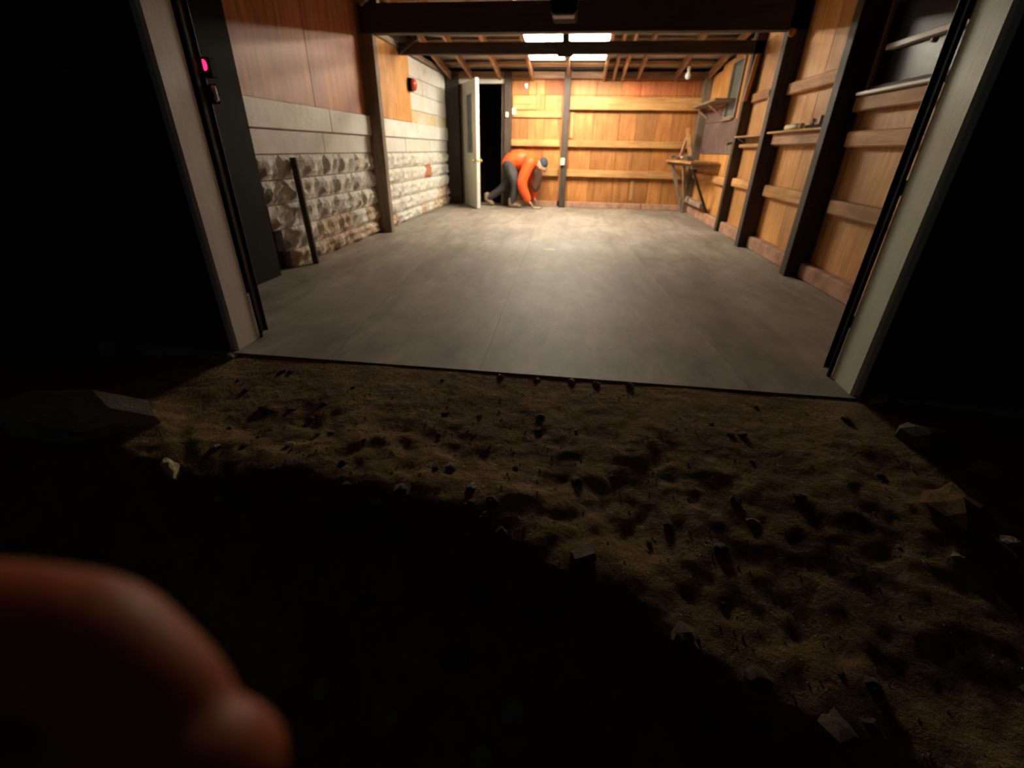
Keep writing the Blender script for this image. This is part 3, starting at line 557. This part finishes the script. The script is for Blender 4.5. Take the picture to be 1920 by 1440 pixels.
box('plate', (2.10, 7.36, 0.98), (2.127, 7.52, 1.16), 'grey_z', pw, 0.004); tube('arm', [(2.10, 7.44, 1.12), (2.04, 7.42, 1.11), (2.02, 7.41, 1.05)], 0.016, 'steel', pw, 8)

# ------------------------------------------------------------------ skin-modifier figures
def ball(name, c, r, mat, parent, seg=16, rings=10, cut=None):
    bm = bmesh.new(); bmesh.ops.create_uvsphere(bm, u_segments=seg, v_segments=rings, radius=1.0)
    for v in bm.verts: v.co = Vector((v.co.x * r[0] + c[0], v.co.y * r[1] + c[1], v.co.z * r[2] + c[2]))
    return OB(name, bm, mat, parent, True)

def blob(name, chains, mat, parent, vox, smooth_it=6):
    bm = bmesh.new()
    for pts, rad in chains:
        P = [Vector(p) for p in pts]; Q, R_ = [], []
        for i in range(len(P) - 1):                          # Catmull-Rom, so bends are round
            p0, p1, p2, p3 = P[max(i - 1, 0)], P[i], P[i + 1], P[min(i + 2, len(P) - 1)]
            for k in range(6):
                t = k / 6
                Q.append(0.5 * ((2 * p1) + (p2 - p0) * t + (2 * p0 - 5 * p1 + 4 * p2 - p3) * t * t + (3 * p1 - p0 - 3 * p2 + p3) * t ** 3)); R_.append(rad[i] + (rad[i + 1] - rad[i]) * t)
        Q.append(P[-1]); R_.append(rad[-1])
        for q, r in zip(Q, R_):
            g = bmesh.ops.create_icosphere(bm, subdivisions=2, radius=1.0)
            for v in g['verts']: v.co = v.co * r + q
        for (q0, r0), (q1, r1) in zip(zip(Q, R_), zip(Q[1:], R_[1:])): addtube(bm, [q0, q1], [r0, r1], 16)
    bmesh.ops.recalc_face_normals(bm, faces=bm.faces)
    me = bpy.data.meshes.new(name); bm.to_mesh(me); bm.free()
    o = bpy.data.objects.new(name, me); COL.objects.link(o)
    m = o.modifiers.new('remesh', 'REMESH'); m.mode = 'VOXEL'; m.voxel_size = vox
    m = o.modifiers.new('smooth', 'SMOOTH'); m.factor = 0.5; m.iterations = smooth_it
    dg = bpy.context.evaluated_depsgraph_get(); m2 = bpy.data.meshes.new_from_object(o.evaluated_get(dg))
    bpy.data.objects.remove(o); bpy.data.meshes.remove(me)
    vv = [v.co.copy() for v in m2.vertices]; ff = [tuple(p.vertices) for p in m2.polygons]; bpy.data.meshes.remove(m2)
    return O(name, vv, ff, mat, parent, True)

# the person bending down by the back door, facing right
pe = empty('person', (-1.15, 9.2, 0.0)); tag(pe, 'person in an orange jacket and dark trousers bending down by the back door', 'person')
PY = 9.21
def P3(x, dy, z): return (x, PY + dy, z)
near_arm = [P3(-0.86, -0.16, 0.78), P3(-0.99, -0.21, 0.44), P3(-0.875, -0.19, 0.17)]; far_arm = [P3(-0.84, 0.15, 0.77), P3(-0.80, 0.13, 0.47), P3(-0.79, 0.08, 0.21)]
leg_f = [P3(-1.25, -0.09, 0.72), P3(-1.13, -0.12, 0.40), P3(-1.18, -0.11, 0.09)]; leg_r = [P3(-1.29, 0.09, 0.71), P3(-1.34, 0.08, 0.39), P3(-1.66, 0.11, 0.15)]
spine = [P3(-1.28, 0, 0.76), P3(-1.10, 0, 0.83), P3(-0.88, 0, 0.79), P3(-0.74, 0, 0.755)]
blob('body', [(spine, [0.10, 0.10, 0.10, 0.055]), ([P3(-0.74, 0, 0.755), P3(-0.67, 0, 0.74)], [0.05, 0.06]), ([P3(-0.665, 0, 0.735), P3(-0.63, 0, 0.69)], [0.092, 0.075]),
              (near_arm, [0.05, 0.042, 0.03]), (far_arm, [0.05, 0.042, 0.03]), (leg_f, [0.085, 0.058, 0.04]), (leg_r, [0.085, 0.058, 0.04])], 'skin', pe, 0.014, 4)
blob('jacket', [([P3(-1.255, 0, 0.735), P3(-1.19, 0, 0.79), P3(-1.06, 0, 0.82), P3(-0.90, 0, 0.80), P3(-0.79, 0, 0.78)], [0.155, 0.165, 0.168, 0.155, 0.09]),
                (near_arm, [0.105, 0.098, 0.062]), (far_arm, [0.10, 0.092, 0.06]), ([P3(-0.88, -0.10, 0.80), P3(-0.88, 0.10, 0.80)], [0.12, 0.12])], 'hivis', pe, 0.013, 5)
blob('trousers', [([P3(-1.26, -0.05, 0.71), P3(-1.28, 0.06, 0.71)], [0.13, 0.13]), (leg_f, [0.115, 0.082, 0.062]), (leg_r, [0.115, 0.082, 0.060])], 'trouser', pe, 0.013, 5)
for hh, tt in (((-1.20, -0.11, 0.065), (-1.04, -0.13, 0.045)), ((-1.70, 0.12, 0.12), (-1.60, 0.11, 0.045))):
    bt = blob('boot', [([P3(hh[0], hh[1], hh[2] + 0.07), P3(*hh)], [0.058, 0.056]), ([P3(*hh), P3(*tt)], [0.05, 0.043])], 'boot', pe, 0.011, 3)
cp = ball('cap', P3(-0.625, 0, 0.772), (0.085, 0.10, 0.10), 'navy', pe)
for yy in (-0.101, 0.101): ball('ear', (-0.68, PY + yy * 0.92, 0.70), (0.022, 0.014, 0.03), 'skin', pe, 8, 6)
ball('nose', (-0.585, PY, 0.64), (0.018, 0.016, 0.028), 'skin', pe, 8, 6)
for yy in (-0.035, 0.035): ball('eye', (-0.565, PY + yy, 0.68), (0.012, 0.014, 0.010), 'blackpaint', pe, 8, 6)
fv = []
for j in range(7):
    for i in range(5):
        u, v = i / 4, j / 6; fv.append((-0.82 + 0.16 * u + 0.02 * math.sin(v * 4), PY - 0.05 + 0.03 * math.sin(u * 5 + v * 3), 0.68 - 0.40 * v * (0.75 + 0.25 * math.sin(u * 3))))
fv2 = [(x, y + 0.022, z) for x, y, z in fv]; n = len(fv)
ff = [(j*5+i, j*5+i+1, (j+1)*5+i+1, (j+1)*5+i) for j in range(6) for i in range(4)]
ff2 = [tuple(k + n for k in f[::-1]) for f in ff]; edge = list(range(5)) + [j*5+4 for j in range(1, 7)] + [30+i for i in range(3, -1, -1)] + [j*5 for j in range(5, 0, -1)]
ff3 = [(edge[(k+1) % len(edge)], edge[k], edge[k] + n, edge[(k+1) % len(edge)] + n) for k in range(len(edge))]
O('jacket_flap', fv + fv2, ff + ff2 + ff3, 'lining', pe, True)['label'] = 'dark lining of the open jacket hanging down'
def fingers(c, d, mat, parent):
    c = Vector(c); d = Vector(d).normalized(); sd = Vector((0, 1, 0)); ch = [([c - d * 0.03, c], [0.028, 0.03])]
    for off in (-0.024, -0.008, 0.008, 0.024): ch.append(([c, c + d * 0.05 + sd * off], [0.022, 0.016]))
    for off, ln in ((-0.032, 0.06), (-0.011, 0.07), (0.011, 0.066), (0.032, 0.05)):
        ch.append(([c + d * 0.05 + sd * off, c + d * (0.05 + ln * 0.55) + sd * off * 1.2 + Vector((0.012, 0, 0)), c + d * (0.05 + ln) + sd * off * 1.2], [0.0105, 0.0095, 0.008]))
    ch.append(([c, c + d * 0.03 - sd * 0.045 + Vector((0.012, 0, 0)), c + d * 0.065 - sd * 0.055 + Vector((0.022, 0, 0))], [0.018, 0.012, 0.010]))
    blob('hand', ch, mat, parent, 0.005, 2)
fingers(P3(-0.85, -0.185, 0.125), (0.35, 0, -0.45), 'skin', pe); fingers(P3(-0.785, 0.075, 0.17), (0.25, 0, -0.55), 'skin', pe)
tag(prism('floor_rag', [(-0.80, 9.0), (-0.66, 8.97), (-0.60, 9.08), (-0.66, 9.17), (-0.78, 9.14)], 0.0, 0.03, 'rockpale', None, 0.008), 'pale crumpled rag on the floor under the bending person', 'rag')

# the photographer's hand at the lens
def hp(x, y, d): return pix(x, y, d)
def fch(pts, d, rpx): return ([hp(x, y, d * k) for x, y, k in pts], [r * d / F_PX for r in rpx])
wrist = hp(-1000, 1900, 0.12)
hand = blob('hand', [
    fch([(-420, 1300, 1.05), (-180, 1185, 1.0), (120, 1196, 0.98), (240, 1262, 0.98), (335, 1335, 0.99)], 0.085, [150, 122, 118, 112, 96]),
    fch([(-400, 1560, 1.03), (-60, 1500, 1.0), (230, 1462, 0.98), (360, 1438, 0.98), (418, 1446, 1.0)], 0.083, [150, 124, 122, 118, 114]),
    fch([(-400, 1800, 1.03), (-40, 1740, 1.0), (220, 1710, 0.99), (380, 1700, 1.0)], 0.083, [145, 120, 116, 100]),
    fch([(-430, 2000, 1.03), (-100, 1960, 1.0), (110, 1930, 1.0), (230, 1925, 1.0)], 0.083, [125, 102, 98, 84]),
    fch([(-600, 1500, 1.0), (-560, 1200, 0.86), (-480, 1010, 0.78), (-420, 880, 0.74)], 0.085, [180, 150, 140, 120]),
    fch([(-300, 1380, 1.06), (0, 1350, 1.06), (200, 1370, 1.05)], 0.087, [120, 116, 100]), fch([(-300, 1640, 1.06), (0, 1620, 1.05), (200, 1590, 1.05)], 0.087, [120, 116, 100]),
    ([hp(-430, 1330, 0.09), hp(-430, 1620, 0.088), hp(-440, 1980, 0.088)], [0.017, 0.018, 0.016]),
    ([hp(-620, 1400, 0.095), hp(-620, 1650, 0.095), hp(-640, 1950, 0.095)], [0.019, 0.020, 0.018]),
    ([hp(-640, 1650, 0.095), wrist, Vector((-0.33, -0.16, 0.66))], [0.026, 0.029, 0.042])], 'handskin', None, 0.0016, 4)
tag(hand, 'dim reddish curled fingers of a hand right at the camera, bottom left', 'hand')

# ------------------------------------------------------------------ stones and clods on the dirt
RM = {}
def rock_mesh(seed, mat):
    if (seed, mat) in RM: return RM[seed, mat]
    bm = bmesh.new(); bmesh.ops.create_icosphere(bm, subdivisions=2, radius=1.0)
    for v in bm.verts:
        p = v.co.copy(); k = 1 + 0.55 * noise.noise(p * 1.3 + Vector((seed * 5.1, 0, 0))) + 0.22 * noise.noise(p * 3.1 + Vector((0, seed * 3.7, 0))); v.co = p * k
    me = bpy.data.meshes.new('rock'); bm.to_mesh(me); bm.free(); me.materials.append(MT[mat]); RM[seed, mat] = me; return me
def rock(name, x, y, size, mat, label, cat, group=None, sc=(1, 1, 0.7), rz=None, lift=0.35):
    o = bpy.data.objects.new(name, rock_mesh(random.randrange(6), mat)); COL.objects.link(o)
    o.scale = (size * sc[0], size * sc[1], size * sc[2]); o.rotation_euler = (random.uniform(-.3, .3), random.uniform(-.3, .3), random.uniform(0, 6.28) if rz is None else rz)
    o.location = (x, y, gh(x, y) + size * sc[2] * lift); W[o.name] = o.location.copy(); return tag(o, label, cat, group)
placed = []
def free(x, y, r):
    if any((x - a) ** 2 + (y - b) ** 2 < (1.5 * (r + c)) ** 2 for a, b, c in placed): return False
    placed.append((x, y, r)); return True
for x, y, r in ((-1.475, 1.22, 0.06), (-1.25, 1.16, 0.02), (-2.0, 1.36, 0.25), (1.45, 1.99, 0.06), (1.50, 1.72, 0.08), (1.60, 1.58, 0.05), (1.37, 1.36, 0.08), (1.30, 1.20, 0.03), (1.52, 1.30, 0.03)): placed.append((x, y, r))
for k in range(70):
    x = random.uniform(-1.75, 1.15); y = ridge(x) + random.gauss(-0.03, 0.055); r = random.choice((0.014, 0.018, 0.022, 0.028, 0.036))
    if free(x, y, r): rock('dirt_clod', x, y, r, 'rockdark', 'dark clod of earth along the edge of the dug dirt', 'clod', 'dark clods along the dirt edge', (1, 1.2, 0.75), None, 0.25)
for k in range(60):
    x = random.uniform(-1.6, 1.45); y = random.uniform(ridge(x) + 0.1, 1.95); r = random.choice((0.008, 0.010, 0.014, 0.018))
    if free(x, y, r): rock('pebble', x, y, r, random.choice(('rockdark', 'rockdark', 'rockpale')), 'pebble lying on the brown dirt before the slab', 'pebble', 'pebbles on the dirt before the slab', (1, 1.2, 0.6), None, 0.2)
for k in range(22):
    x = random.uniform(-1.0, 1.0); y = ridge(x) - random.uniform(0.12, 0.5); r = random.uniform(0.02, 0.05)
    if free(x, y, r): rock('pit_stone', x, y, r, random.choice(('rockdark', 'rockpale')), 'stone in the dark hollow at the bottom of the picture', 'stone', 'stones in the dark hollow')
bm = bmesh.new()                                               # loose crumbs, too many to count
for k in range(1000):
    x = random.uniform(-1.9, 1.8); y = ridge(x) + (1.98 - ridge(x)) * random.random() ** 1.3 - 0.06
    if any((x - a_) ** 2 + (y - b_) ** 2 < (2.2 * c_) ** 2 for a_, b_, c_ in placed): continue
    r = random.uniform(0.002, 0.006); c = Vector((x, y, gh(x, y) + r * 0.3))
    v = [bm.verts.new(c + Vector(d) * r * random.uniform(0.6, 1.3)) for d in ((1, 0, 0), (-0.4, 0.9, 0), (-0.5, -0.8, 0), (0.1, 0, 0.8), (0, 0.1, -0.6))]
    for f in ((0, 1, 3), (1, 2, 3), (2, 0, 3), (1, 0, 4), (2, 1, 4), (0, 2, 4)): bm.faces.new([v[i] for i in f])
cr = OB('dirt_crumbs', bm, 'rockdark'); tag(cr, 'loose crumbs of earth scattered over the dirt', 'crumbs'); cr['kind'] = 'stuff'
for x, y in ((-0.30, 1.99), (-0.12, 1.985), (0.05, 1.99), (0.17, 1.98), (0.33, 1.985)):
    rock('mortar_crumb', x, y, random.uniform(0.014, 0.022), 'rockpale', 'pale crumb of concrete at the front edge of the slab', 'crumb', 'crumbs along the slab edge')
rock('cream_chip', -1.475, 1.22, 0.045, 'rockyellow', 'bright cream stone chip on the dirt at the left', 'stone', None, (1.3, 0.6, 0.6), 2.5)
rock('cream_chip', -1.25, 1.16, 0.014, 'rockyellow', 'tiny pale chip right of the bright cream chip', 'stone')
rock('big_slab_rock', -2.0, 1.36, 0.22, 'rockpale', 'large pale flat rock at the left edge of the picture', 'rock', None, (1.3, 0.5, 0.5), 0.25, 0.4)
rock('mossy_rock', 1.45, 1.99, 0.055, 'moss', 'greenish mossy stone at the foot of the right jamb', 'rock')
rock('mossy_rock', 1.50, 1.72, 0.075, 'moss', 'bigger mossy stone right of the opening on the dirt', 'rock', None, (1, 1.3, 0.8))
rock('pale_stone', 1.60, 1.58, 0.04, 'rockpale', 'pale pointed stone at the right edge of the lit dirt', 'stone', None, (1.3, .6, .9))
rock('brown_rock', 1.37, 1.36, 0.085, 'dirt', 'rounded brown earth lump on the right of the dirt', 'rock', None, (1, 1.2, 0.8))
rock('pale_stone', 1.30, 1.20, 0.018, 'rockpale', 'small pale stone below the rounded brown lump', 'stone'); rock('pale_stone', 1.52, 1.30, 0.024, 'rockpale', 'small pale stone right of the rounded brown lump', 'stone')
for x, y, s in ((-1.92, 2.0, 0.03), (-1.84, 1.96, 0.024), (-1.76, 1.99, 0.03)):
    rock('grey_stone', x, y, s, 'rockpale', 'grey stone in the little heap at the foot of the left jamb', 'stone', 'stones at the left jamb')
